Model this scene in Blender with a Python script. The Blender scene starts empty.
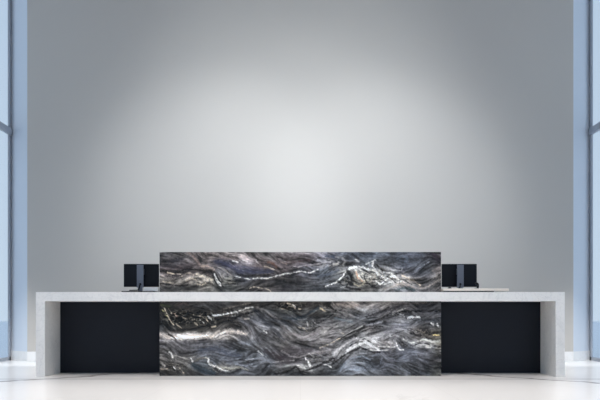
import bpy, bmesh, math
import numpy as np
from mathutils import Vector

S = bpy.context.scene
COL = S.collection
F = 858.0          # focal length in pixels for a 600 px wide frame
EYE = 0.83         # eye height above the floor
CX = 300.3

def lin(c):
    c = c / 255.0
    return c / 12.92 if c <= 0.04045 else ((c + 0.055) / 1.055) ** 2.4
def rgb(r, g, b): return (lin(r), lin(g), lin(b), 1.0)

# ------------------------------------------------------------------ helpers
def link_mesh(name, me, m, parent=None):
    o = bpy.data.objects.new(name, me)
    COL.objects.link(o)
    if m: me.materials.append(m)
    if parent: o.parent = parent
    return o

def add_box(bm, x0, x1, y0, y1, z0, z1, bevel=0.0, seg=2):
    vs = [bm.verts.new((x, y, z)) for x in (x0, x1) for y in (y0, y1) for z in (z0, z1)]
    idx = [(0, 1, 3, 2), (4, 6, 7, 5), (0, 4, 5, 1), (2, 3, 7, 6), (0, 2, 6, 4), (1, 5, 7, 3)]
    fs = [bm.faces.new([vs[i] for i in f]) for f in idx]
    if bevel > 0:
        es = list({e for f in fs for e in f.edges})
        bmesh.ops.bevel(bm, geom=es, offset=bevel, segments=seg, affect='EDGES', profile=0.5)

def add_tube(bm, pts, r, n=10):
    rings = []
    pts = [Vector(p) for p in pts]
    for i, p in enumerate(pts):
        d = (pts[min(i + 1, len(pts) - 1)] - pts[max(i - 1, 0)]).normalized()
        a = Vector((0, 1, 0)) if abs(d.y) < 0.9 else Vector((1, 0, 0))
        u = d.cross(a).normalized(); v = d.cross(u).normalized()
        rings.append([bm.verts.new(p + r * (math.cos(t) * u + math.sin(t) * v))
                      for t in [2 * math.pi * k / n for k in range(n)]])
    for a, b in zip(rings, rings[1:]):
        for k in range(n):
            bm.faces.new((a[k], a[(k + 1) % n], b[(k + 1) % n], b[k]))
    bm.faces.new(rings[0][::-1]); bm.faces.new(rings[-1])

def smooth_path(pts, n=8):
    P = [Vector(p) for p in pts]; out = []
    Q = [P[0]] + P + [P[-1]]
    for i in range(1, len(Q) - 2):
        for k in range(n):
            t = k / n
            a, b, c, d = Q[i - 1], Q[i], Q[i + 1], Q[i + 2]
            out.append(0.5 * ((2 * b) + (c - a) * t + (2 * a - 5 * b + 4 * c - d) * t * t + (3 * b - a - 3 * c + d) * t ** 3))
    out.append(P[-1])
    return out

def obj(name, bm, m, parent=None, smooth=False):
    bmesh.ops.recalc_face_normals(bm, faces=bm.faces)
    me = bpy.data.meshes.new(name)
    bm.to_mesh(me); bm.free()
    if smooth:
        for p in me.polygons: p.use_smooth = True
    return link_mesh(name, me, m, parent)

def struct(name, bm, m):
    o = obj(name, bm, m); o['kind'] = 'structure'; return o

def thing(name, label, cat, loc, group=None):
    o = bpy.data.objects.new(name, None); COL.objects.link(o)
    o.location = loc; o.empty_display_size = 0.1
    o['label'] = label; o['category'] = cat
    if group: o['group'] = group
    return o

# ---------------------------------------------------------------- materials
def mat(name, color=(0.5, 0.5, 0.5, 1), rough=0.5, spec=0.5, metal=0.0):
    m = bpy.data.materials.new(name); m.use_nodes = True
    b = m.node_tree.nodes['Principled BSDF']
    b.inputs['Base Color'].default_value = color
    b.inputs['Roughness'].default_value = rough
    b.inputs['Specular IOR Level'].default_value = spec
    b.inputs['Metallic'].default_value = metal
    return m

def N(m, t, **kw):
    n = m.node_tree.nodes.new(t)
    for k, v in kw.items(): setattr(n, k, v)
    return n
def L(m, a, b): m.node_tree.links.new(a, b)
def M(m, op, a, b=None, c=None, clamp=False):
    n = N(m, 'ShaderNodeMath', operation=op); n.use_clamp = clamp
    for i, v in enumerate((a, b, c)):
        if v is None: continue
        if isinstance(v, (int, float)): n.inputs[i].default_value = v
        else: L(m, v, n.inputs[i])
    return n.outputs[0]
def mixc(m, f, a, b):
    n = N(m, 'ShaderNodeMix', data_type='RGBA')
    for i, v in ((0, f), (6, a), (7, b)):
        if isinstance(v, (int, float, tuple)): n.inputs[i].default_value = v
        else: L(m, v, n.inputs[i])
    return n.outputs[2]
def noise(m, scale, detail=4, rough=0.5, vec=None, dist=0.0):
    n = N(m, 'ShaderNodeTexNoise')
    n.inputs['Scale'].default_value = scale; n.inputs['Detail'].default_value = detail
    n.inputs['Roughness'].default_value = rough; n.inputs['Distortion'].default_value = dist
    if vec is None: vec = N(m, 'ShaderNodeNewGeometry').outputs['Position']
    L(m, vec, n.inputs['Vector'])
    return n.outputs['Fac']
def ramp(m, f, stops):
    n = N(m, 'ShaderNodeValToRGB')
    e = n.color_ramp.elements
    while len(e) < len(stops): e.new(0.5)
    for k, (p, c) in zip(e, stops): k.position = p; k.color = c
    L(m, f, n.inputs[0]); return n.outputs[0]

def paint(name, color, var=0.015):
    m = mat(name, color, 0.75, 0.25)
    b = m.node_tree.nodes['Principled BSDF']
    f = noise(m, 0.8, 3)
    c = mixc(m, f, tuple(x * (1 - var) for x in color[:3]) + (1,), tuple(x * (1 + var) for x in color[:3]) + (1,))
    L(m, c, b.inputs['Base Color'])
    bp = N(m, 'ShaderNodeBump'); bp.inputs['Strength'].default_value = 0.04; bp.inputs['Distance'].default_value = 0.002
    L(m, noise(m, 180, 2), bp.inputs['Height']); L(m, bp.outputs[0], b.inputs['Normal'])
    return m

M_WALL = paint('satin_grey_plaster', rgb(203, 197, 190))
M_SIDE = paint('white_paint', rgb(228, 232, 238))
M_CEIL = paint('ceiling_paint', rgb(225, 225, 224))

def marble(name, base, dark, rough, s=1.0, spec=0.5, speck=0.5):
    m = mat(name, base, rough, spec)
    b = m.node_tree.nodes['Principled BSDF']
    cloud = noise(m, 2.2 * s, 6, 0.6, dist=0.6)
    c = mixc(m, M(m, 'MULTIPLY', M(m, 'SUBTRACT', cloud, 0.42, clamp=True), 2.2, clamp=True), base, tuple(0.85 * x + 0.15 * y for x, y in zip(base, dark)))
    sp = noise(m, 28 * s, 5, 0.7)
    c = mixc(m, M(m, 'MULTIPLY', M(m, 'SUBTRACT', sp, 0.52, clamp=True), 5 * speck, clamp=True), c, tuple(0.55 * x + 0.45 * y for x, y in zip(base, dark)))
    v = noise(m, 1.3 * s, 7, 0.6, dist=1.6)
    line = M(m, 'SUBTRACT', 1.0, M(m, 'MULTIPLY', M(m, 'ABSOLUTE', M(m, 'SUBTRACT', v, 0.5)), 45), clamp=True)
    c = mixc(m, M(m, 'MULTIPLY', line, 0.12), c, dark)
    L(m, c, b.inputs['Base Color'])
    return m
M_MARBLE = marble('grey_white_marble', rgb(245, 243, 240), rgb(150, 153, 158), 0.35)
M_BASE = marble('white_marble_skirting', rgb(248, 246, 244), rgb(200, 190, 180), 0.4, 0.6, 0.3, 0.3)

def floor_material():
    m = mat('polished_cream_marble_floor', rgb(240, 236, 231), 0.22, 0.22)
    b = m.node_tree.nodes['Principled BSDF']
    pos = N(m, 'ShaderNodeNewGeometry').outputs['Position']
    sep = N(m, 'ShaderNodeSeparateXYZ'); L(m, pos, sep.inputs[0])
    x, y = sep.outputs[0], sep.outputs[1]
    base = mixc(m, noise(m, 0.5, 5, 0.55, dist=0.8), rgb(250, 246, 242), rgb(243, 240, 237))
    v = noise(m, 0.55, 7, 0.62, dist=1.2)
    line = M(m, 'SUBTRACT', 1.0, M(m, 'MULTIPLY', M(m, 'ABSOLUTE', M(m, 'SUBTRACT', v, 0.47)), 60), clamp=True)
    gate = M(m, 'MULTIPLY', M(m, 'SUBTRACT', noise(m, 0.35, 2), 0.5, clamp=True), 3.0, clamp=True)
    c = mixc(m, M(m, 'MULTIPLY', line, M(m, 'MULTIPLY', gate, 0.45)), base, rgb(165, 158, 152))
    # two named veins that leave the desk's ends towards the middle
    wob = M(m, 'MULTIPLY', M(m, 'SUBTRACT', noise(m, 1.6, 5, 0.6), 0.5), 0.9)
    for sx, off in ((-1, 0.0), (1, 0.25)):
        ax = M(m, 'MULTIPLY', x, float(sx))
        # line  y = 11.75 - 1.35 * (ax - 2.45)
        yy = M(m, 'MULTIPLY_ADD', M(m, 'SUBTRACT', ax, 2.4 - off), -1.25, 11.6)
        d = M(m, 'ABSOLUTE', M(m, 'ADD', M(m, 'SUBTRACT', y, yy), wob))
        ln = M(m, 'SUBTRACT', 1.0, M(m, 'MULTIPLY', d, 6.5), clamp=True)
        g = M(m, 'MULTIPLY', M(m, 'GREATER_THAN', ax, 1.7), M(m, 'LESS_THAN', ax, 3.6))
        g2 = M(m, 'MULTIPLY', M(m, 'GREATER_THAN', y, 9.9), M(m, 'LESS_THAN', y, 12.2))
        c = mixc(m, M(m, 'MULTIPLY', M(m, 'MULTIPLY', ln, 0.85), M(m, 'MULTIPLY', g, g2)), c, rgb(120, 112, 108))
    # joints: one along the front of the desk, then a 3 m grid
    j = M(m, 'LESS_THAN', M(m, 'ABSOLUTE', M(m, 'SUBTRACT', y, 10.62)), 0.055)
    fx = M(m, 'ABSOLUTE', M(m, 'SUBTRACT', M(m, 'FRACT', M(m, 'DIVIDE', M(m, 'ADD', x, 0.75), 1.5)), 0.5))
    jx = M(m, 'LESS_THAN', fx, 0.0012)
    fy = M(m, 'ABSOLUTE', M(m, 'SUBTRACT', M(m, 'FRACT', M(m, 'DIVIDE', M(m, 'SUBTRACT', y, 10.62), 3.0)), 0.5))
    jy = M(m, 'LESS_THAN', fy, 0.001)
    c = mixc(m, M(m, 'MULTIPLY', M(m, 'MAXIMUM', jx, jy), 0.25), c, rgb(190, 186, 180))
    c = mixc(m, M(m, 'MULTIPLY', j, 0.75), c, rgb(196, 192, 190))
    L(m, c, b.inputs['Base Color'])
    return m
M_FLOOR = floor_material()

M_BLACK = mat('dark_navy_laminate', rgb(30, 34, 42), 0.45, 0.3)
_b = M_BLACK.node_tree.nodes['Principled BSDF']
L(M_BLACK, mixc(M_BLACK, noise(M_BLACK, 3, 4), rgb(7, 14, 26), rgb(13, 20, 33)), _b.inputs['Base Color'])
M_FRAME = mat('grey_aluminium_frame', rgb(176, 180, 188), 0.5, 0.5, 0.0)
M_MON = mat('blue_black_plastic', rgb(10, 13, 22), 0.4, 0.25)
M_STAND = mat('brushed_grey_metal', rgb(108, 114, 126), 0.45, 0.5, 0.2)
M_CABLE = mat('black_rubber', rgb(14, 14, 16), 0.5, 0.4)
M_SCREEN = mat('black_glass_screen', rgb(8, 8, 10), 0.1, 0.5)
M_CREAM = mat('cream_board', rgb(248, 236, 224), 0.5, 0.3)
M_WHITE = mat('white_plastic', rgb(232, 232, 232), 0.4, 0.4)
M_METAL = mat('brushed_steel', rgb(170, 172, 175), 0.35, 0.5, 1.0)
M_DIFF = bpy.data.materials.new('lamp_lens'); M_DIFF.use_nodes = True
_b = M_DIFF.node_tree.nodes['Principled BSDF']
_b.inputs['Emission Color'].default_value = (1, 0.93, 0.85, 1); _b.inputs['Emission Strength'].default_value = 3.0

M_GLASS = bpy.data.materials.new('window_glass'); M_GLASS.use_nodes = True
_nt = M_GLASS.node_tree
for n in list(_nt.nodes):
    if n.type == 'BSDF_PRINCIPLED': _nt.nodes.remove(n)
_t = _nt.nodes.new('ShaderNodeBsdfTransparent'); _t.inputs[0].default_value = (0.95, 0.965, 0.98, 1)
_g = _nt.nodes.new('ShaderNodeBsdfGlossy'); _g.inputs['Roughness'].default_value = 0.02
_m = _nt.nodes.new('ShaderNodeMixShader'); _m.inputs[0].default_value = 0.05
_nt.links.new(_t.outputs[0], _m.inputs[1]); _nt.links.new(_g.outputs[0], _m.inputs[2])
_nt.links.new(_m.outputs[0], [n for n in _nt.nodes if n.type == 'OUTPUT_MATERIAL'][0].inputs[0])

# --------------------------------------------------------------- room shell
WY = 14.40                       # face of the back wall
WX = 4.583                       # half width of the grey wall
SX, SY = 4.99, 14.81             # where the splayed return meets the glazing
YB = -5.0                        # wall behind the viewer
H = 7.0

bm = bmesh.new(); add_box(bm, -SX - 0.05, SX + 0.05, YB, SY + 0.2, -0.2, 0.0); struct('floor', bm, M_FLOOR)
bm = bmesh.new(); add_box(bm, -SX - 0.2, SX + 0.2, YB, SY + 0.2, H, H + 0.2); struct('ceiling', bm, M_CEIL)

def prism(bm, poly, z0, z1):
    a = [bm.verts.new((x, y, z0)) for x, y in poly]; b = [bm.verts.new((x, y, z1)) for x, y in poly]
    bm.faces.new(a); bm.faces.new(b)
    n = len(poly)
    for i in range(n): bm.faces.new((a[i], a[(i + 1) % n], b[(i + 1) % n], b[i]))

bm = bmesh.new(); prism(bm, [(-WX, WY), (WX, WY), (WX, SY + 0.2), (-WX, SY + 0.2)], 0, H); struct('wall_back', bm, M_WALL)
for s, side in ((-1, 'left'), (1, 'right')):
    bm = bmesh.new()
    prism(bm, [(s * WX, WY + 0.001), (s * SX, SY), (s * SX, SY + 0.2), (s * WX, SY + 0.2)], 0, H)
    struct('wall_%s_return' % side, bm, M_SIDE)
    # skirting of the return, 14 mm proud
    k = 0.012
    bm = bmesh.new()
    prism(bm, [(s * WX, WY), (s * (WX - 0.0), WY - k * 1.2), (s * (SX - 0.0), SY - k * 1.6), (s * SX, SY)], 0.0, 0.165)
    struct('baseboard_%s' % side, bm, M_BASE)
bm = bmesh.new(); add_box(bm, -WX, WX, WY - 0.012, WY, 0, 0.165, 0.002); struct('baseboard_back', bm, M_BASE)
bm = bmesh.new(); add_box(bm, -SX - 0.2, SX + 0.2, YB - 0.2, YB, 0, H); struct('wall_front', bm, M_SIDE)

# glazing on both sides: bays of tall windows, each its own window
bay = 2.475
ytr = 3.87
n_bay = 8
k = 1
for s in (-1, 1):
    for i in range(n_bay):
        y1 = SY - i * bay; y0 = y1 - bay
        w = bpy.data.objects.new('window_%d' % k, None); COL.objects.link(w)
        w.location = (s * SX, (y0 + y1) / 2, 0); w['kind'] = 'structure'
        hb = bay / 2
        bm = bmesh.new()
        xa, xb = sorted((-s * 0.006, s * 0.02))
        add_box(bm, xa, xb, -hb, -hb + 0.05, 0, H)
        add_box(bm, xa, xb, hb - 0.115 if i == 0 else hb - 0.05, hb, 0, H)
        add_box(bm, xa, xb, -hb + 0.05, hb - 0.05, 0.0, 0.06)
        add_box(bm, *sorted((-s * 0.035, s * 0.02)), -hb + 0.05, hb - 0.05, ytr, ytr + 0.11)
        add_box(bm, xa, xb, -hb + 0.05, hb - 0.05, H - 0.08, H)
        obj('window_frame', bm, M_FRAME, w)
        gx = s * 0.012
        for z0, z1 in ((0.06, ytr), (ytr + 0.11, H - 0.08)):
            bm = bmesh.new(); add_box(bm, gx - 0.006, gx + 0.006, -hb + 0.05, hb - (0.115 if i == 0 else 0.05), z0, z1)
            obj('pane', bm, M_GLASS, w)
        k += 1

# pale paving outside
M_OUT = mat('pale_paving', rgb(205, 212, 220), 0.8, 0.2)
_b = M_OUT.node_tree.nodes['Principled BSDF']
L(M_OUT, mixc(M_OUT, noise(M_OUT, 1.5, 4), rgb(238, 242, 247), rgb(246, 248, 251)), _b.inputs['Base Color'])
for s, nm in ((-1, 'outdoor_paving_1'), (1, 'outdoor_paving_2')):
    bm = bmesh.new()
    xa, xb = sorted((s * (SX + 0.2), s * 60))
    add_box(bm, xa, xb, -40, 80, -0.25, -0.05)
    struct(nm, bm, M_OUT)

# -------------------------------------------------- dark marble of the desk
BASE_X = [160, 165, 185, 205, 225, 245, 265, 285, 305, 325, 345, 365, 385, 405, 425, 438]
UP_Y = [256, 264, 272, 280, 288]
UP = """75,68,68|75,68,68|85,76,74|100,85,80|120,105,100|135,118,115|80,72,68|75,65,65|85,75,78|85,82,92|75,80,92|68,76,90|70,76,88|62,66,80|60,62,70|60,50,55
62,58,62|62,58,62|70,60,62|110,95,90|75,70,85|110,100,105|85,70,68|75,62,62|75,65,70|110,108,115|105,105,110|85,90,98|90,92,98|70,75,88|72,76,84|62,55,60
95,80,80|95,80,80|80,68,68|70,58,55|95,90,92|62,64,80|70,65,68|62,52,52|85,85,95|80,88,98|120,118,115|185,180,170|150,148,148|80,80,92|68,70,78|85,75,70
120,108,98|120,108,98|130,118,105|180,165,145|90,88,80|60,60,66|58,55,56|62,58,58|65,62,64|85,88,95|75,76,75|120,112,98|165,160,155|150,138,128|75,72,76|115,105,98
60,56,52|60,56,52|70,66,62|90,84,75|70,70,66|75,72,70|85,75,72|50,46,48|55,54,56|62,64,68|70,70,72|85,80,74|110,105,102|95,95,98|90,85,84|110,100,95"""
LO_Y = [304, 312, 320, 328, 336, 344, 352, 360, 368, 374]
LO = """50,45,42|50,45,42|48,42,42|58,57,58|50,50,52|62,58,55|45,42,40|40,36,34|55,48,44|60,55,52|110,98,92|95,90,88|110,102,98|80,75,76|55,52,55|50,50,54
40,36,30|40,36,30|42,38,32|45,42,38|70,62,55|90,85,78|75,75,78|70,70,66|65,64,62|95,95,92|125,118,115|95,95,98|85,80,82|70,68,70|58,56,60|60,60,64
45,45,48|30,27,22|35,32,24|38,36,30|50,46,42|75,74,78|85,85,92|60,62,68|90,90,92|110,105,105|95,92,92|90,92,98|85,82,85|110,108,110|75,75,80|85,85,90
70,70,72|45,43,42|45,42,36|48,44,38|85,80,76|100,95,95|95,95,100|85,84,86|110,108,108|105,100,98|100,98,98|105,98,96|95,95,100|95,95,102|80,75,75|95,92,88
110,105,102|130,122,118|165,158,152|150,140,132|150,142,135|105,102,104|90,88,92|85,80,78|105,100,100|95,90,90|95,92,92|130,128,128|110,108,112|100,98,100|60,54,50|95,88,70
85,82,85|85,82,85|85,82,86|85,85,92|82,82,88|85,88,95|85,84,86|80,76,74|80,76,78|100,96,96|130,128,130|160,158,158|110,105,105|80,82,90|140,138,135|110,105,92
85,82,80|85,82,80|72,70,74|75,78,88|72,76,88|80,86,95|90,92,100|68,62,65|75,70,74|110,106,110|150,148,148|110,112,118|80,80,88|68,72,84|85,86,95|80,78,75
95,90,86|95,90,86|75,72,70|72,76,82|70,74,84|82,88,98|85,88,96|60,54,58|95,92,96|105,105,110|90,90,96|85,92,102|78,80,90|66,70,80|78,80,90|72,70,72
70,66,62|70,66,62|75,72,68|60,68,76|110,106,98|80,84,92|78,82,90|95,95,96|130,128,126|80,82,86|85,90,100|85,92,104|74,78,88|80,84,92|76,80,90|70,72,68
50,50,46|50,50,46|55,54,52|50,56,62|55,60,66|62,66,74|75,78,84|70,72,72|50,52,52|55,58,60|70,76,84|80,84,90|70,74,82|76,80,88|66,70,76|58,60,56"""

# mineral bands of the stone: colour, half width, strength, then the run of the band
Wt, Bg, Dk = (246, 244, 240), (228, 212, 190), (12, 11, 12)
UPS = [
 (Dk, 1.2, .9, 160,271, 175,273, 185,269.5, 192,269, 200,270, 210,271.5, 214,274),
 (Bg, .8, .9, 168,272.3, 176,274, 181,274), (Dk, .8, .9, 169,275.3, 176,276, 181,275.5),
 ((225,215,198), 2.2, .8, 197,274, 203,276, 208,278, 213,279.5),
 (Wt, .9, 1, 214.5,273.5, 216,277, 218.5,281, 221,284), (Bg, .6, .7, 182,276, 187,273, 191,272.8, 194,275),
 (Bg, .7, .7, 163,281, 170,282.5, 174,283), (Dk, .9, .8, 160,283, 168,284.5, 178,285.5, 188,285),
 (Bg, .9, .7, 198,284, 202,285, 206,283), (Bg, .8, .6, 186,281, 192,278, 197,280), ((30,30,30), 2.2, .8, 200,257, 201,262),
 ((48,45,50), 2.2, .7, 162,259, 175,260.5, 186,258), ((110,98,98), 1.0, .6, 161,263, 172,263.5, 182,266, 190,264),
 ((105,92,94), 1.0, .6, 166,268.5, 176,269, 184,267.5), ((50,42,44), 1.4, .6, 161,266, 172,266.5, 182,269, 196,265),
 ((178,158,144), 2.2, .7, 202,266, 208,266, 214,269.5), ((140,120,112), 2.0, .6, 188,252, 194,257, 200,264),
 ((160,144,140), 2.4, .6, 222,257, 232,258, 238,261), (Wt, .7, .8, 233,260.8, 238,262), (Wt, .7, .8, 243,260, 248,261.5),
 (Wt, .6, .8, 256,260, 258,263.5), ((150,138,138), 1.5, .5, 246,256, 254,259, 262,266),
 ((48,50,68), 3.6, .7, 216,261, 226,264, 240,271, 260,272, 272,271), ((92,90,108), 2, .5, 230,266, 245,267, 262,269),
 ((160,152,144), 1.0, .7, 216,266, 224,269, 230,274, 234,276),
 (Wt, .8, .85, 234,276, 240,277, 246,278, 250,279, 258,278, 268,278, 276,276, 283,274, 291,273, 300,271, 305,272, 311,272.5, 318,269),
 (Dk, .9, .8, 238,274.5, 250,276, 262,275.5, 274,273.5),
 (Wt, .9, .9, 216,279, 218,283, 221,285.5), (Dk, 1, .9, 217,274, 219,280, 222,282), (Dk, .8, .8, 213,275, 214,279, 217,284),
 (Dk, .9, .8, 226,276, 232,278, 240,281, 248,281, 254,280), (Dk, .8, .7, 222,284, 232,284, 242,284),
 (Bg, .9, .8, 250,288, 254,286.5, 262,288, 268,289, 271,291), (Dk, 1.3, .7, 240,289, 250,290, 262,290.5),
 ((100,72,62), 2, .7, 268,262, 274,264, 278,268), (Bg, .8, .7, 265,266, 270,268, 276,270, 279,271),
 (Dk, 1, .9, 277,256.5, 282,258.5), (Dk, 1.4, .8, 278,268.5, 290,268, 297,267), ((60,46,46), 2.5, .6, 286,262, 298,261, 310,260),
 ((175,168,168), .8, .8, 292,266, 298,267, 304,265.5, 312,264.5, 320,263.5), ((165,150,140), .8, .6, 281,262, 287,264),
 ((190,186,188), 1.3, .8, 318,260, 322,262, 330,262), (Wt, 1.1, .95, 326,286, 330,284.5, 336,282, 342,277, 345,272, 350,268, 356,266),
 ((150,150,158), 1, .6, 320,270, 324,268, 327,265), ((95,100,112), 2, .6, 318,276, 328,274, 338,270), ((50,58,74), 2.2, .6, 326,256, 338,257),
 (Wt, 2.3, 1, 350,267.5, 358,267, 364,268, 368,270), (Dk, 1, .95, 362,268.6, 365,270.6, 369,273.2),
 ((200,196,190), 2.2, .8, 334,264.5, 338,263), ((155,150,146), 1.5, .7, 336,257, 342,257.5, 345,261, 343,265),
 (Wt, .8, .7, 355,259, 359,262), (Wt, 1.5, .8, 373,262, 372,266, 376,270, 378,275, 384,277), (Wt, 1, .7, 366,264, 370,262, 375,260),
 ((205,172,146), 1.3, .8, 356,272, 358,278, 362,281), ((195,185,160), 1.3, .8, 354,283, 358,286, 362,284, 366,280),
 (Dk, 2, .85, 347,271, 350,275, 352,281, 347,284), (Dk, 1.2, .8, 338,281, 342,285, 350,288, 360,290), (Dk, 1, .8, 364,276, 366,282, 372,286),
 (Wt, 1, .7, 341,287, 345,286), (Wt, 1.3, .9, 376,281, 380,284, 388,278, 393,276), (Dk, .7, .7, 372,279, 378,278, 384,281, 390,283),
 (Wt, 1.3, .9, 384,272, 390,273, 395,276, 398,279), (Wt, 1.2, .8, 384,284, 392,281, 398,282, 404,280), (Dk, .6, .8, 386,276, 392,279, 396,283),
 (Bg, 1.1, .9, 401,275, 408,278, 414,281, 420,285), (Dk, .7, .7, 396,277, 404,280, 412,285),
 ((175,164,156), 1.6, .8, 384,289, 392,286.5, 400,284, 408,285, 416,288, 424,288, 432,284, 440,279),
 (Dk, .8, .7, 410,279, 418,283, 426,282, 434,277.5, 440,274), ((145,148,156), .7, .8, 414,271, 420,267, 429,261.5), (Wt, .7, .7, 394,270, 401,270.5, 402,268),
 ((60,78,80), 1.6, .6, 395,290, 405,287.5, 414,290), ((46,38,46), 4, .7, 433,254, 439,260), ((130,118,108), 1, .7, 432,271, 439,267),
 ((92,104,118), 1.5, .5, 396,259, 403,256, 408,259, 404,262),
]
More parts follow.
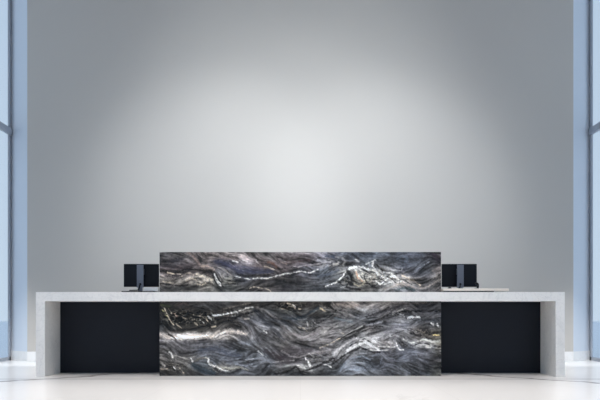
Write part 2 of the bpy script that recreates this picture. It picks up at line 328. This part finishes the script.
LOS = [
 (Bg, .9, .9, 165,308, 168,315, 171,321, 174,325), ((190,185,140), .8, .8, 163,310, 165,313, 168,317), (Bg, .8, .8, 169,309, 172,313), ((205,180,165), 1.3, .9, 174,313, 177,316),
 (Bg, .7, .8, 176,324, 182,328), (Bg, .7, .8, 190,314.5, 196,315), (Bg, .7, .8, 199,316, 203,317), (Wt, .8, .9, 201,320, 204,323),
 (Bg, .8, .9, 206,318, 208,321), (Wt, .8, .9, 208,316, 212,320), (Wt, 1.3, .95, 211,312.5, 214,315.5, 218,315), (Bg, .7, .7, 192,320, 195,319.5),
 (Bg, .8, .7, 195,323, 198,325), (Bg, .7, .7, 183,317.5, 187,319), (Bg, .7, .7, 186,325, 190,325.5), (Bg, .8, .8, 212,327, 216,326),
 ((85,100,60), 1.5, .5, 162,305, 170,306), ((95,82,78), 1.2, .5, 176,306, 184,303, 190,306, 188,310), ((110,110,112), 1, .5, 190,304, 198,306, 206,305, 212,310),
 (Dk, 1.6, .85, 160,322, 165,326, 171,330, 182,330, 196,328, 208,325),
 (Wt, 1.4, 1, 214,315, 222,315, 230,313, 237,312), (Wt, 1, .9, 239,311, 243,310, 246,308, 253,307), (Wt, .7, .7, 232,316, 236,316),
 (Bg, .9, .8, 245,319, 249,318.5), ((150,140,130), .8, .7, 224,309, 232,307, 240,305, 250,303),
 (Dk, 1.9, .9, 216,318.5, 224,317.5, 234,318, 245,314, 256,311, 262,306, 272,303), (Dk, 1.5, .85, 218,324, 224,321, 232,321, 238,323, 241,327),
 ((205,196,188), 3.2, .85, 160,333.5, 168,337, 180,338, 192,336, 202,335.5, 212,337, 220,332, 230,331, 240,332, 246,334), (Wt, 1.4, .9, 172,338, 184,338.5, 196,337, 208,335.5),
 (Wt, 1, .7, 214,338, 220,334, 226,332), (Dk, .9, 1, 169,334.5, 174,337, 177,340.5), ((85,82,84), 1, .6, 160,342, 180,343, 200,342, 216,340),
 ((46,48,54), 2.6, .65, 254,310, 262,318, 268,325, 276,332, 284,340), ((155,152,152), 2, .6, 258,308, 266,311, 274,317, 284,325, 288,327),
 (Wt, .7, .8, 264,331, 267,333), ((125,124,130), 2, .5, 240,320, 250,326, 256,336, 262,342), ((150,148,150), 1.1, .6, 246,319, 254,316, 262,322),
 (Bg, .7, .8, 286,303, 291,304, 295,308), (Wt, .6, .8, 292,304, 296,307), (Bg, .7, .7, 280,308, 288,310), (Bg, .8, .8, 299,309, 304,309), ((215,200,170), .9, .9, 320,308, 325,311),
 (Dk, 1.3, .8, 276,305, 284,308, 292,311, 300,311, 308,308), (Dk, 2.4, .8, 326,303, 330,306, 332,308), ((44,54,62), 2, .7, 284,318, 296,319, 306,315, 318,308),
 (Dk, .9, .9, 319,323, 326,319, 332,315, 336,310), (Wt, .8, .6, 307,322, 308,326), ((170,165,165), 1, .6, 313,321, 316,324, 322,326), (Bg, .7, .6, 299,327, 304,328, 307,331),
 ((150,142,142), 1.8, .5, 282,327, 292,334, 304,338, 314,334, 324,326), (Dk, .6, .6, 324,333, 330,329, 336,325),
 (Dk, 1.4, .95, 338,339, 346,335, 352,332, 358,330, 364,327, 370,323, 378,319, 386,316, 392,313, 400,311.5, 410,311, 420,311, 432,311, 439,311),
 (Wt, .5, .7, 337,340, 343,336, 352,331, 357,328.5, 362,326), (Bg, .6, .8, 320,348, 327,345, 334,341.5, 340,338), (Bg, .6, .7, 338,331, 344,334),
 (Dk, .9, .8, 362,331.5, 370,328.5, 376,327, 384,326.5), ((185,182,185), 1.5, .8, 366,325, 374,324, 382,321.5), ((45,42,44), 1.8, .8, 366,317, 378,312, 390,309, 402,305),
 (Wt, .8, .7, 392,314, 398,311, 406,308), (Wt, .7, .7, 397,313, 403,315, 404,318), (Dk, .6, .7, 404,318, 412,320, 422,319), (Wt, 1.8, 1, 408,318, 413,317, 419,317),
 (Wt, 1.3, .9, 431,323, 433,325), (Wt, 1.3, .9, 437,324, 438,327), (Dk, 2.2, .85, 411,333, 415,335, 420,336), ((190,175,160), .8, .7, 418,330, 424,333, 426,330),
 (Dk, 1.2, .9, 426,337, 432,333.5, 438,332.5), ((242,214,150), 1, 1, 433,335, 438,334.8), ((168,156,148), 2.8, .6, 338,304, 350,306.5, 358,305), (Dk, .6, .7, 338,311, 344,308, 348,304),
 ((120,132,138), 2, .5, 335,318, 344,320, 352,322), ((118,116,124), 2, .5, 384,332, 396,326, 408,324), (Dk, .7, .6, 384,341, 394,334, 404,330, 412,330),
 ((208,205,206), 2.4, .85, 334,353, 340,348, 346,343, 352,340, 358,338), ((212,212,212), 2.3, .9, 347,350, 354,347, 360,344, 366,342, 372,345.5, 378,349.5),
 (Dk, 1.5, .9, 332,364, 338,360, 344,355, 352,351, 360,347.5, 366,350, 374,352.5, 380,352), (Dk, .8, .85, 350,345.5, 358,341, 364,339, 370,342),
 (Wt, .9, .9, 370,350, 380,350.5, 388,349.8), (Wt, .7, .8, 378,346.5, 386,346.8, 395,347), (Wt, 1.2, .95, 396,343, 397,347, 400,350, 403,350), (Dk, 1.2, .8, 400,342, 406,345, 412,346, 420,343),
 ((212,212,206), 1.5, .9, 403,339, 408,342, 412,343, 418,341, 424,339.5, 432,342, 439,341), (Dk, 1, .7, 424,343, 432,346, 439,347), (Wt, .7, .7, 425,347, 430,347.5),
 (Wt, 1.2, .8, 170,352, 172,354, 173,358), ((185,180,172), .8, .8, 174,355, 184,358, 190,360), (Wt, 1.5, .9, 191,358, 193,361), ((200,195,188), 1.4, .8, 161,362, 165,366),
 (Bg, .7, .7, 161,369, 168,369), (Dk, 1, .9, 172.5,367, 175,371, 178,369), (Wt, .7, .9, 174,367, 176.5,370), (Bg, .9, .8, 180,368, 184,373),
 (Wt, 1.5, .95, 206,357.5, 209,359, 208,362, 211,365, 217,367, 223,370, 228,371), ((170,168,158), 1.3, .8, 222,367, 232,369, 240,367, 248,370), (Dk, 1, .7, 216,367, 218,370),
 ((44,58,68), 4, .65, 194,366, 204,371, 214,373), ((60,66,80), 3, .5, 200,350, 216,348, 228,354, 240,356), ((140,132,120), 1.2, .6, 196,361, 200,358, 207,358),
 ((190,192,198), .9, .9, 246,360, 254,358.7), (Dk, .8, .7, 240,359.5, 248,361.5, 258,360), ((160,165,175), .9, .8, 236,364, 246,366.3, 252,364), (Wt, .7, .8, 258,351, 263,355),
 ((150,154,162), 2, .7, 240,342.5, 249,344.5), ((135,140,148), 1, .5, 220,360, 228,354, 236,350), ((140,144,152), 1.2, .6, 262,362, 268,360, 272,364, 268,367),
 ((46,40,44), 3.6, .75, 266,351, 274,356, 284,359), ((62,56,60), 2, .6, 284,348, 298,350, 312,350), ((160,154,154), 1.5, .7, 282,351, 290,356, 300,357.5, 308,354, 318,352, 330,350),
 (Wt, 1.6, .95, 297,365, 302,367.5, 305,368.5), (Wt, 1.5, .9, 305,357.5, 308,361, 310,366), (Wt, .7, .8, 309,353.5, 314,357), (Wt, .9, .9, 322,364, 327,365, 331,367),
 (Dk, 1.6, .9, 274,374.5, 286,372, 296,367, 301,372, 308,370, 318,366, 328,361, 334,358), ((46,44,46), 1.2, .7, 290,362, 298,359, 308,356, 318,358, 326,355),
 ((165,162,160), 1, .7, 274,362, 284,361, 294,360.5), ((150,160,172), .9, .6, 340,372, 344,364, 352,358, 362,356, 370,360), ((145,155,168), .8, .6, 352,369, 356,371, 362,367, 366,371),
 ((140,148,160), .9, .5, 372,356, 378,354, 382,358, 380,364), ((135,142,155), .8, .5, 414,352, 418,358, 424,362), ((140,146,158), .8, .6, 398,368, 404,370, 410,373),
 ((128,134,148), .8, .5, 394,360, 402,357, 408,360),
]
CRUMPLE = {  # patches of folded, glinting mineral: centre, radii, strength
 'up': [(376, 276, 22, 9, .9), (204, 280, 14, 6, .7), (226, 280, 14, 6, .6), (350, 282, 12, 7, .7), (404, 282, 14, 6, .5), (175, 278, 14, 6, .4), (330, 265, 16, 8, .3)],
 'lo': [(178, 318, 18, 9, 1.), (206, 319, 16, 7, 1.), (290, 305, 16, 5, .9), (236, 314, 16, 5, .7), (325, 305, 10, 5, .7), (420, 332, 14, 5, .6), (222, 370, 14, 4, .6),
        (174, 366, 14, 7, .5), (395, 345, 14, 6, .4), (395, 312, 20, 6, .4), (310, 325, 16, 8, .4), (318, 358, 18, 7, .4)],
}

def value_noise(rng, h, w, cell_y, cell_x):
    gh, gw = int(h / cell_y) + 3, int(w / cell_x) + 3
    g = rng.random((gh, gw))
    yy = np.arange(h) / cell_y; xx = np.arange(w) / cell_x
    y0 = yy.astype(int); x0 = xx.astype(int)
    fy = yy - y0; fx = xx - x0
    fy = (fy * fy * (3 - 2 * fy))[:, None]; fx = (fx * fx * (3 - 2 * fx))[None, :]
    a = g[y0][:, x0]; b = g[y0][:, x0 + 1]; c = g[y0 + 1][:, x0]; d = g[y0 + 1][:, x0 + 1]
    return (a * (1 - fx) + b * fx) * (1 - fy) + (c * (1 - fx) + d * fx) * fy

def sample(a, y, x):
    h, w = a.shape
    y = np.clip(y, 0, h - 1.001); x = np.clip(x, 0, w - 1.001)
    y0 = y.astype(int); x0 = x.astype(int); fy = y - y0; fx = x - x0
    return (a[y0, x0] * (1 - fx) + a[y0, x0 + 1] * fx) * (1 - fy) + (a[y0 + 1, x0] * (1 - fx) + a[y0 + 1, x0 + 1] * fx) * fy

def stone_field(x0, x1, y0, y1, base_y, base_txt, strokes, crumples, seed, res=2.0):
    """colour (linear) and relief of the slab on a grid; the slab's own drawing"""
    rng = np.random.default_rng(seed)
    W = int((x1 - x0) * res) + 1; Hh = int((y1 - y0) * res) + 1
    X = np.linspace(x0, x1, W)[None, :].repeat(Hh, 0); Y = np.linspace(y0, y1, Hh)[:, None].repeat(W, 1)
    tab = np.array([[[float(v) for v in c.split(',')] for c in row.split('|')] for row in base_txt.split('\n')])
    # wandering of the strata
    wx = sum((value_noise(rng, Hh, W, 10 * s, 14 * s) - .5) * 7 * s for s in (1, .45))
    wy = sum((value_noise(rng, Hh, W, 10 * s, 14 * s) - .5) * 5 * s for s in (1, .45))
    bx = np.array(BASE_X, float); by = np.array(base_y, float)
    qx = np.clip(X + wx, bx[0], bx[-1]); qy = np.clip(Y + wy, by[0], by[-1])
    ix = np.clip(np.searchsorted(bx, qx) - 1, 0, len(bx) - 2); iy = np.clip(np.searchsorted(by, qy) - 1, 0, len(by) - 2)
    fx = (qx - bx[ix]) / (bx[ix + 1] - bx[ix]); fy = (qy - by[iy]) / (by[iy + 1] - by[iy])
    fx = (fx * fx * (3 - 2 * fx))[..., None]; fy = (fy * fy * (3 - 2 * fy))[..., None]
    C = (tab[iy, ix] * (1 - fx) + tab[iy, ix + 1] * fx) * (1 - fy) + (tab[iy + 1, ix] * (1 - fx) + tab[iy + 1, ix + 1] * fx) * fy
    # flow direction of the bands (double angle average)
    c2 = np.full((Hh, W), 0.35) ; s2 = np.zeros((Hh, W))
    runs = []
    for st in strokes:
        col, hw, op = st[0], st[1], st[2]
        P = np.array(st[3:], float).reshape(-1, 2)
        best = np.full((Hh, W), 1e9)
        for (ax, ay), (bx_, by_) in zip(P, P[1:]):
            dx, dy = bx_ - ax, by_ - ay; l2 = dx * dx + dy * dy + 1e-9
            sl = (slice(None), slice(None))
            t = np.clip(((X - ax) * dx + (Y - ay) * dy) / l2, 0, 1)
            d = np.hypot(X - ax - t * dx, Y - ay - t * dy)
            best = np.minimum(best, d)
            wgt = np.exp(-(d / 6.0) ** 2) * min(1.5, 0.3 + hw * 0.5)
            th = 2 * math.atan2(dy, dx)
            c2 += wgt * math.cos(th); s2 += wgt * math.sin(th)
        runs.append((col, hw, op, best))
    ang = 0.5 * np.arctan2(s2, c2) + (value_noise(rng, Hh, W, 22, 30) - .5) * 1.3
    ux, uy = np.cos(ang), np.sin(ang)
    def lic(src, steps):
        acc = src.copy(); n = 1
        for sg in (1, -1):
            px = np.arange(W)[None, :].repeat(Hh, 0).astype(float); py = np.arange(Hh)[:, None].repeat(W, 1).astype(float)
            for _ in range(steps):
                vx = sample(ux, py, px); vy = sample(uy, py, px)
                px = px + sg * vx; py = py + sg * vy
                acc += sample(src, py, px); n += 1
        acc /= n; acc -= acc.mean(); return acc / (acc.std() + 1e-9)
    fine = lic(rng.random((Hh, W)), 3)
    midn = lic(value_noise(rng, Hh, W, 2.6, 2.6), 10)
    big = lic(value_noise(rng, Hh, W, 8, 8), 22)
    grain = rng.standard_normal((Hh, W))
    iso = value_noise(rng, Hh, W, 3, 4) + .6 * value_noise(rng, Hh, W, 1.6, 2); iso = (iso - iso.mean()) / iso.std()
    k = 1.0 + 0.07 * fine + 0.17 * midn + 0.17 * big + 0.07 * iso
    C = C.mean(-1, keepdims=True) * 0.52 + C * 0.48
    C = C * np.clip(k, 0.3, 2.1)[..., None]
    # folded patches: crossing dark and pale threads
    r1 = 1 - np.abs(value_noise(rng, Hh, W, 4.5, 7) * 2 - 1 + 0.22 * midn) * 2.2
    r2 = 1 - np.abs(value_noise(rng, Hh, W, 4, 6) * 2 - 1 - 0.2 * fine) * 2.6
    cm = np.zeros((Hh, W))
    for cx, cy, rx, ry, s in crumples:
        cm = np.maximum(cm, s * np.exp(-(((X - cx) / rx) ** 2 + ((Y - cy) / ry) ** 2) ** 1.5))
    pale = np.clip(r1 * 1.6 - .75, 0, 1) * cm; dark = np.clip(r2 * 1.6 - .6, 0, 1) * cm
    C = C * (1 - 0.35 * cm[..., None] * (C.mean(-1, keepdims=True) < 75)) * (1 - 0.85 * dark[..., None])
    C = C * (1 - 0.75 * pale[..., None]) + np.array([205, 195, 178.]) * 0.75 * pale[..., None]
    relief = 0.45 * midn + 0.95 * big + 0.12 * iso + 0.10 * fine + 0.9 * (pale - dark)
    edge = value_noise(rng, Hh, W, 2.2, 2.6) - .5
    for col, hw, op, d in runs:
        dd = d + edge * (0.7 + 0.5 * hw) + (0.12 + 0.10 * hw) * midn + 0.15 * fine
        m = np.clip((hw * 0.75 + 0.25 - dd) / (0.8 + 0.5 * hw) + 0.12, 0, 1)
        m = m * m * (3 - 2 * m) * op * np.clip(0.92 + 0.16 * midn, .3, 1)
        lum = sum(col) / 3.0
        C = C * (1 - m[..., None]) + np.array(col, float) * (1 + 0.06 * fine)[..., None] * m[..., None]
        relief = relief + m * (0.9 if lum > 130 else (-0.9 if lum < 40 else 0))
    C = C * (1 + 0.04 * grain)[..., None]
    C = 92.0 * (np.clip(C, 2, 400) / 92.0) ** 1.14
    C = np.clip(C, 3, 252) / 255.0
    Lc = np.where(C <= 0.04045, C / 12.92, ((C + 0.055) / 1.055) ** 2.4)
    return X, Y, Lc, relief

STONE_GAIN = 1.38
M_STONE = mat('dark_veined_marble', (0.2, 0.2, 0.2, 1), 0.27, 0.36)
_b = M_STONE.node_tree.nodes['Principled BSDF']
_a = N(M_STONE, 'ShaderNodeVertexColor'); _a.layer_name = 'stone'
_gain = N(M_STONE, 'ShaderNodeVectorMath', operation='SCALE'); _gain.inputs['Scale'].default_value = STONE_GAIN
L(M_STONE, _a.outputs[0], _gain.inputs[0]); L(M_STONE, _gain.outputs[0], _b.inputs['Base Color'])
_bp = N(M_STONE, 'ShaderNodeBump'); _bp.inputs['Strength'].default_value = 0.3; _bp.inputs['Distance'].default_value = 0.002
L(M_STONE, noise(M_STONE, 60, 5, 0.6), _bp.inputs['Height']); L(M_STONE, _bp.outputs[0], _b.inputs['Normal'])

def stone_slab(name, x0, x1, z0, z1, yf, thick, py0, py1, base_y, base_txt, strokes, crumples, seed, parent):
    """a slab with a polished drawing on its front; closed sides, top and back"""
    X, Y, C, R = stone_field(160, 440.6, py0, py1, base_y, base_txt, strokes, crumples, seed)
    Hh, W = R.shape
    wx = np.linspace(x0, x1, W)[None, :].repeat(Hh, 0); wz = np.linspace(z1, z0, Hh)[:, None].repeat(W, 1)
    fade = np.minimum.reduce([np.arange(W)[None, :].repeat(Hh, 0), np.arange(W)[::-1][None, :].repeat(Hh, 0),
                              np.arange(Hh)[:, None].repeat(W, 1), np.arange(Hh)[::-1][:, None].repeat(W, 1)]) / 4.0
    wy = yf - np.clip(R, -2.8, 2.8) * 0.0042 * np.clip(fade, 0, 1)
    front = np.stack([wx, wy, wz], -1).reshape(-1, 3)
    # border loop pulled back to the rear plane
    loop = [(0, j) for j in range(W)] + [(i, W - 1) for i in range(1, Hh)] + [(Hh - 1, j) for j in range(W - 2, -1, -1)] + [(i, 0) for i in range(Hh - 2, 0, -1)]
    li = np.array([i * W + j for i, j in loop])
    back = front[li].copy(); back[:, 1] = yf + thick
    verts = np.concatenate([front, back])
    I = np.arange(Hh * W).reshape(Hh, W)
    quads = np.stack([I[:-1, :-1], I[1:, :-1], I[1:, 1:], I[:-1, 1:]], -1).reshape(-1, 4)
    nb = len(loop); b0 = Hh * W
    sides = [(int(li[k]), int(li[(k + 1) % nb]), b0 + (k + 1) % nb, b0 + k) for k in range(nb)]
    faces = quads.tolist() + sides + [list(range(b0, b0 + nb))]
    me = bpy.data.meshes.new(name)
    me.from_pydata((verts - np.array(parent.location)).tolist(), [], faces)
    me.update()
    bm = bmesh.new(); bm.from_mesh(me); bmesh.ops.recalc_face_normals(bm, faces=bm.faces); bm.to_mesh(me); bm.free()
    at = me.color_attributes.new('stone', 'FLOAT_COLOR', 'POINT')
    cc = np.concatenate([C.reshape(-1, 3), C.reshape(-1, 3)[li]])
    cc = np.concatenate([cc, np.ones((len(cc), 1))], 1).astype(np.float32)
    at.data.foreach_set('color', cc.ravel())
    sm = np.zeros(len(me.polygons), bool); sm[:len(quads)] = True
    me.polygons.foreach_set('use_smooth', sm)
    return link_mesh(name, me, M_STONE, parent)

# ------------------------------------------------------------ reception desk
DY = 11.0                                   # front face of the marble frame
desk = thing('reception_desk', 'long grey-white marble reception desk with dark veined stone panels at its middle', 'reception desk', (0, DY, 0))
DW, TH, TOP, DEEP = 3.392, 0.118, 1.086, 0.86
def dk(bm, x0, x1, y0, y1, z0, z1, bv=0.0): add_box(bm, x0, x1, y0 - DY, y1 - DY, z0, z1, bv)
bm = bmesh.new(); dk(bm, -DW, DW, DY, DY + DEEP, TOP - TH, TOP, 0.003); obj('countertop', bm, M_MARBLE, desk)
for s in (-1, 1):
    bm = bmesh.new(); xa, xb = sorted((s * DW, s * (DW - TH)))
    dk(bm, xa, xb, DY, DY + DEEP, 0, TOP - TH, 0.003); obj('leg', bm, M_MARBLE, desk)
SYF = DY + 0.145; SW = 1.828
for s in (-1, 1):
    bm = bmesh.new(); xa, xb = sorted((s * (DW - TH), s * (SW - 0.05)))
    dk(bm, xa, xb, DY + 0.70, DY + 0.73, 0.0, TOP - TH); obj('modesty_panel', bm, M_BLACK, desk)
stone_slab('upper_stone_panel', -SW, SW, TOP, 1.609, SYF, 0.10, 252, 292, UP_Y, UP, UPS, CRUMPLE['up'], 7, desk)['label'] = 'dark veined stone panel standing above the counter'
stone_slab('lower_stone_panel', -SW, SW, 0.0, TOP - TH, SYF, 0.10, 301.3, 376, LO_Y, LO, LOS, CRUMPLE['lo'], 11, desk)['label'] = 'dark veined stone panel below the counter'

# ---------------------------------------------------------------- monitors
def make_monitor(side):
    # outer face turned to the lobby (its back), the screen to the clerk
    s = side
    t = thing('computer_monitor', '', 'monitor', (s * 2.122, DY + 0.42, TOP + 0.001))
    PY = 0.03
    zt, zb = 0.385, 0.078
    bm = bmesh.new(); add_box(bm, -0.235, 0.235, PY, PY + 0.028, zb, zt, 0.006); obj('housing', bm, M_MON, t)
    bm = bmesh.new(); add_box(bm, -0.222, 0.222, PY + 0.0285, PY + 0.031, zb + 0.012, zt - 0.010); obj('screen', bm, M_SCREEN, t)
    # upright: a flat metal plate, with a cable hole, narrower at the bottom
    bm = bmesh.new()
    hw, hole_r, hz = 0.0445, 0.016, 0.112
    z0, z1 = 0.022, 0.37
    n = 24
    outer = []
    for k in range(n):                              # square-ish ring round the hole
        a = 2 * math.pi * k / n
        c, d = math.cos(a), math.sin(a); f = 1 / max(abs(c), abs(d))
        outer.append((hw * c * f, hz + hw * d * f))
    for yy, flip in ((-0.052, 0), (-0.040, 1)):
        ro = [bm.verts.new((x, yy, z)) for x, z in outer]
        ri = [bm.verts.new((hole_r * math.cos(2 * math.pi * k / n), yy, hz + hole_r * math.sin(2 * math.pi * k / n))) for k in range(n)]
        for k in range(n): bm.faces.new((ro[k], ro[(k + 1) % n], ri[(k + 1) % n], ri[k]))
        if not flip: keep = (ro, ri)
        else:
            for A, B in ((keep[0], ro), (keep[1], ri)):
                for k in range(n): bm.faces.new((A[k], A[(k + 1) % n], B[(k + 1) % n], B[k]))
    add_box(bm, -hw, hw, -0.052, -0.040, hz + hw, z1, 0.002)
    add_box(bm, -hw * 0.72, hw * 0.72, -0.052, -0.040, z0 - 0.002, hz - hw, 0.002)
    st = obj('stand', bm, M_STAND, t); st['label'] = 'grey metal upright of the stand'
    bm = bmesh.new(); add_box(bm, -0.04, 0.04, -0.040, PY, 0.24, 0.32, 0.004); obj('hinge', bm, M_STAND, t)
    bm = bmesh.new(); add_box(bm, -0.20, 0.225, -0.28 if s < 0 else -0.10, 0.10, 0.0, 0.016, 0.004); obj('base', bm, M_CABLE, t)
    # lead that comes out of the hole and runs down
    bm = bmesh.new()
    add_tube(bm, smooth_path([(0.0, -0.03, hz), (0.0, -0.058, hz - 0.004), (-0.008, -0.066, hz - 0.03), (-0.014, -0.066, 0.055), (-0.03, -0.068, 0.034), (-0.07, -0.07, 0.031), (-0.14, -0.068, 0.030)]), 0.007)
    obj('cable', bm, M_CABLE, t, True)
    return t
ml = make_monitor(-1); mr = make_monitor(1)
ml['label'] = 'computer monitor seen from behind, left of the dark stone panel'
mr['label'] = 'computer monitor seen from behind, right of the dark stone panel behind the cream board'
ml['group'] = mr['group'] = 'monitors on the counter'
# the right one stands on the board
BZ = 0.020
# cream board on low black runners
bd = thing('desk_board', 'long thin cream board lying on the counter in front of the right monitor', 'board', (2.245, DY + 0.18, TOP + 0.001))
bm = bmesh.new(); add_box(bm, -0.41, 0.44, -0.14, 0.12, 0.014, 0.046, 0.006); obj('board_top', bm, M_CREAM, bd)
for yy in (-0.13, 0.09):
    bm = bmesh.new(); add_box(bm, -0.40, 0.25, yy, yy + 0.02, 0.0, 0.0138); obj('runner', bm, M_CABLE, bd)


# small white box at the foot of the left monitor
kb = thing('white_box', 'small white box standing on the foot of the left monitor', 'box', (-1.948, DY + 0.255, TOP + 0.0175))
bm = bmesh.new(); add_box(bm, -0.092, 0.092, -0.06, 0.06, 0, 0.042, 0.004); obj('box_body', bm, M_WHITE, kb)
bm = bmesh.new(); add_box(bm, -0.093, 0.093, -0.061, 0.061, 0.0422, 0.050, 0.003); obj('box_lid', bm, M_WHITE, kb)

# small black device upright by the right monitor
dv = thing('desk_gadget', 'small black upright gadget on the cream board, right of the right monitor', 'gadget', (2.31, DY + 0.24, TOP + 0.0475))
bm = bmesh.new()
add_box(bm, -0.022, 0.022, -0.03, 0.03, 0, 0.012, 0.003); obj('gadget_foot', bm, M_CABLE, dv)
bm = bmesh.new()
add_tube(bm, smooth_path([(0.012, 0, 0.010), (0.018, 0, 0.035), (0.014, 0, 0.062), (-0.002, 0, 0.072), (-0.018, 0, 0.066)]), 0.015)
obj('gadget_arm', bm, M_CABLE, dv, True)
ms = thing('computer_mouse', 'small black mouse on the cream board next to the dark stone panel', 'mouse', (1.95, DY + 0.20, TOP + 0.0475))
bm = bmesh.new()
bmesh.ops.create_uvsphere(bm, u_segments=20, v_segments=12, radius=1.0)
for v in bm.verts:
    v.co = Vector((v.co.x * 0.028, v.co.y * 0.05, max(0.0, v.co.z) * 0.024))
obj('mouse_body', bm, M_CABLE, ms, True)
bm = bmesh.new(); add_tube(bm, [(-0.003, -0.03, 0.021), (0.003, -0.03, 0.021)], 0.005); obj('scroll_wheel', bm, M_STAND, ms)

# ------------------------------------------------------------ ceiling spots, some added as fill
def spot(x, y, tgt, power, deg, blend, color=(1, 1, 1), r=0.12, z=H - 0.04):
    d = bpy.data.lights.new('spot', 'SPOT'); d.energy = power; d.spot_size = math.radians(deg); d.spot_blend = blend
    d.color = color; d.shadow_soft_size = r
    o = bpy.data.objects.new('spot_lamp', d); COL.objects.link(o); o.location = (x, y, z)
    o.rotation_euler = (Vector(tgt) - Vector((x, y, z))).to_track_quat('-Z', 'Y').to_euler()
    return o

#@LIGHTS
# groups of unseen spots at ceiling height, some added as fill: list of (x, y, target), cone, blend, lens radius, colour x watts
GROUPS = [
 ([(-1.1, 4.0, (-0.9, WY, 2.7)), (1.1, 4.0, (0.9, WY, 2.7))], 37, 1.0, 0.15, (1700, 1790, 1880)),
 ([(-1.2, 6.5, (-1.35, WY, 2.6)), (1.2, 6.5, (1.35, WY, 2.6))], 34, 1.0, 0.15, (1430, 1520, 1620)),
 ([(0.0, 6.0, (0.0, WY, 5.2))], 40, 1.0, 0.15, (580, 630, 665)),  # added fill spot, lifts the upper middle of the wall
 ([(-4.4, 12.6, (-4.35, 12.5, 0)), (4.4, 12.6, (4.35, 12.5, 0))], 34, 1.0, 0.15, (1000, 970, 930)),  # added fill pair, brightens the floor beside the desk ends
 ([(-3.6, 9.5, (-4.75, 14.1, 0)), (3.6, 9.5, (4.75, 14.1, 0))], 16, 1.0, 0.1, (1838, 1871, 1890)),  # added fill pair, brightens skirting, floor corners and lower returns
 ([(-2.6, 8.4, (-2.6, 8.8, 0)), (2.6, 8.4, (2.6, 8.8, 0))], 62, 0.9, 0.2, (889, 801, 730)),
 ([(0.0, 8.4, (0.0, 8.8, 0))], 66, 0.9, 0.2, (1436, 1374, 1309)),
 ([(-4.3, 9.0, (-4.3, 9.2, 0)), (4.3, 9.0, (4.3, 9.2, 0))], 46, 1.0, 0.2, (431, 411, 392)),
]
for lamps, cone, blend, rad, pw in GROUPS:
    mx = max(pw)
    if mx > 0:
        for x, y, t in lamps:
            spot(x, y, t, mx, cone, blend, tuple(p / mx for p in pw), rad)
SKY = 1.01

# --------------------------------------------------------------------- sky
w = bpy.data.worlds.new('sky'); S.world = w; w.use_nodes = True
nt = w.node_tree; bg = nt.nodes['Background']
tc = nt.nodes.new('ShaderNodeTexCoord'); sp = nt.nodes.new('ShaderNodeSeparateXYZ'); nt.links.new(tc.outputs['Generated'], sp.inputs[0])
cr = nt.nodes.new('ShaderNodeValToRGB'); nt.links.new(sp.outputs[2], cr.inputs[0])
e = cr.color_ramp.elements; e[0].position = 0.0; e[0].color = rgb(210, 227, 243); e[1].position = 0.6; e[1].color = rgb(183, 205, 229)
nt.links.new(cr.outputs[0], bg.inputs[0]); bg.inputs[1].default_value = SKY

# ------------------------------------------------------------------ camera
cd = bpy.data.cameras.new('camera'); cam = bpy.data.objects.new('camera', cd); COL.objects.link(cam)
cam.location = (0, 0, EYE); cam.rotation_euler = (math.radians(90), 0, 0)
cd.sensor_width = 36; cd.lens = F / 600 * 36; cd.shift_y = 112 / 600; cd.shift_x = -0.3 / 600
cd.clip_end = 300
S.camera = cam
S.view_settings.view_transform = 'Standard'; S.view_settings.look = 'None'
S.view_settings.gamma = 1; S.view_settings.exposure = 0.0; S.view_settings.use_curve_mapping = False
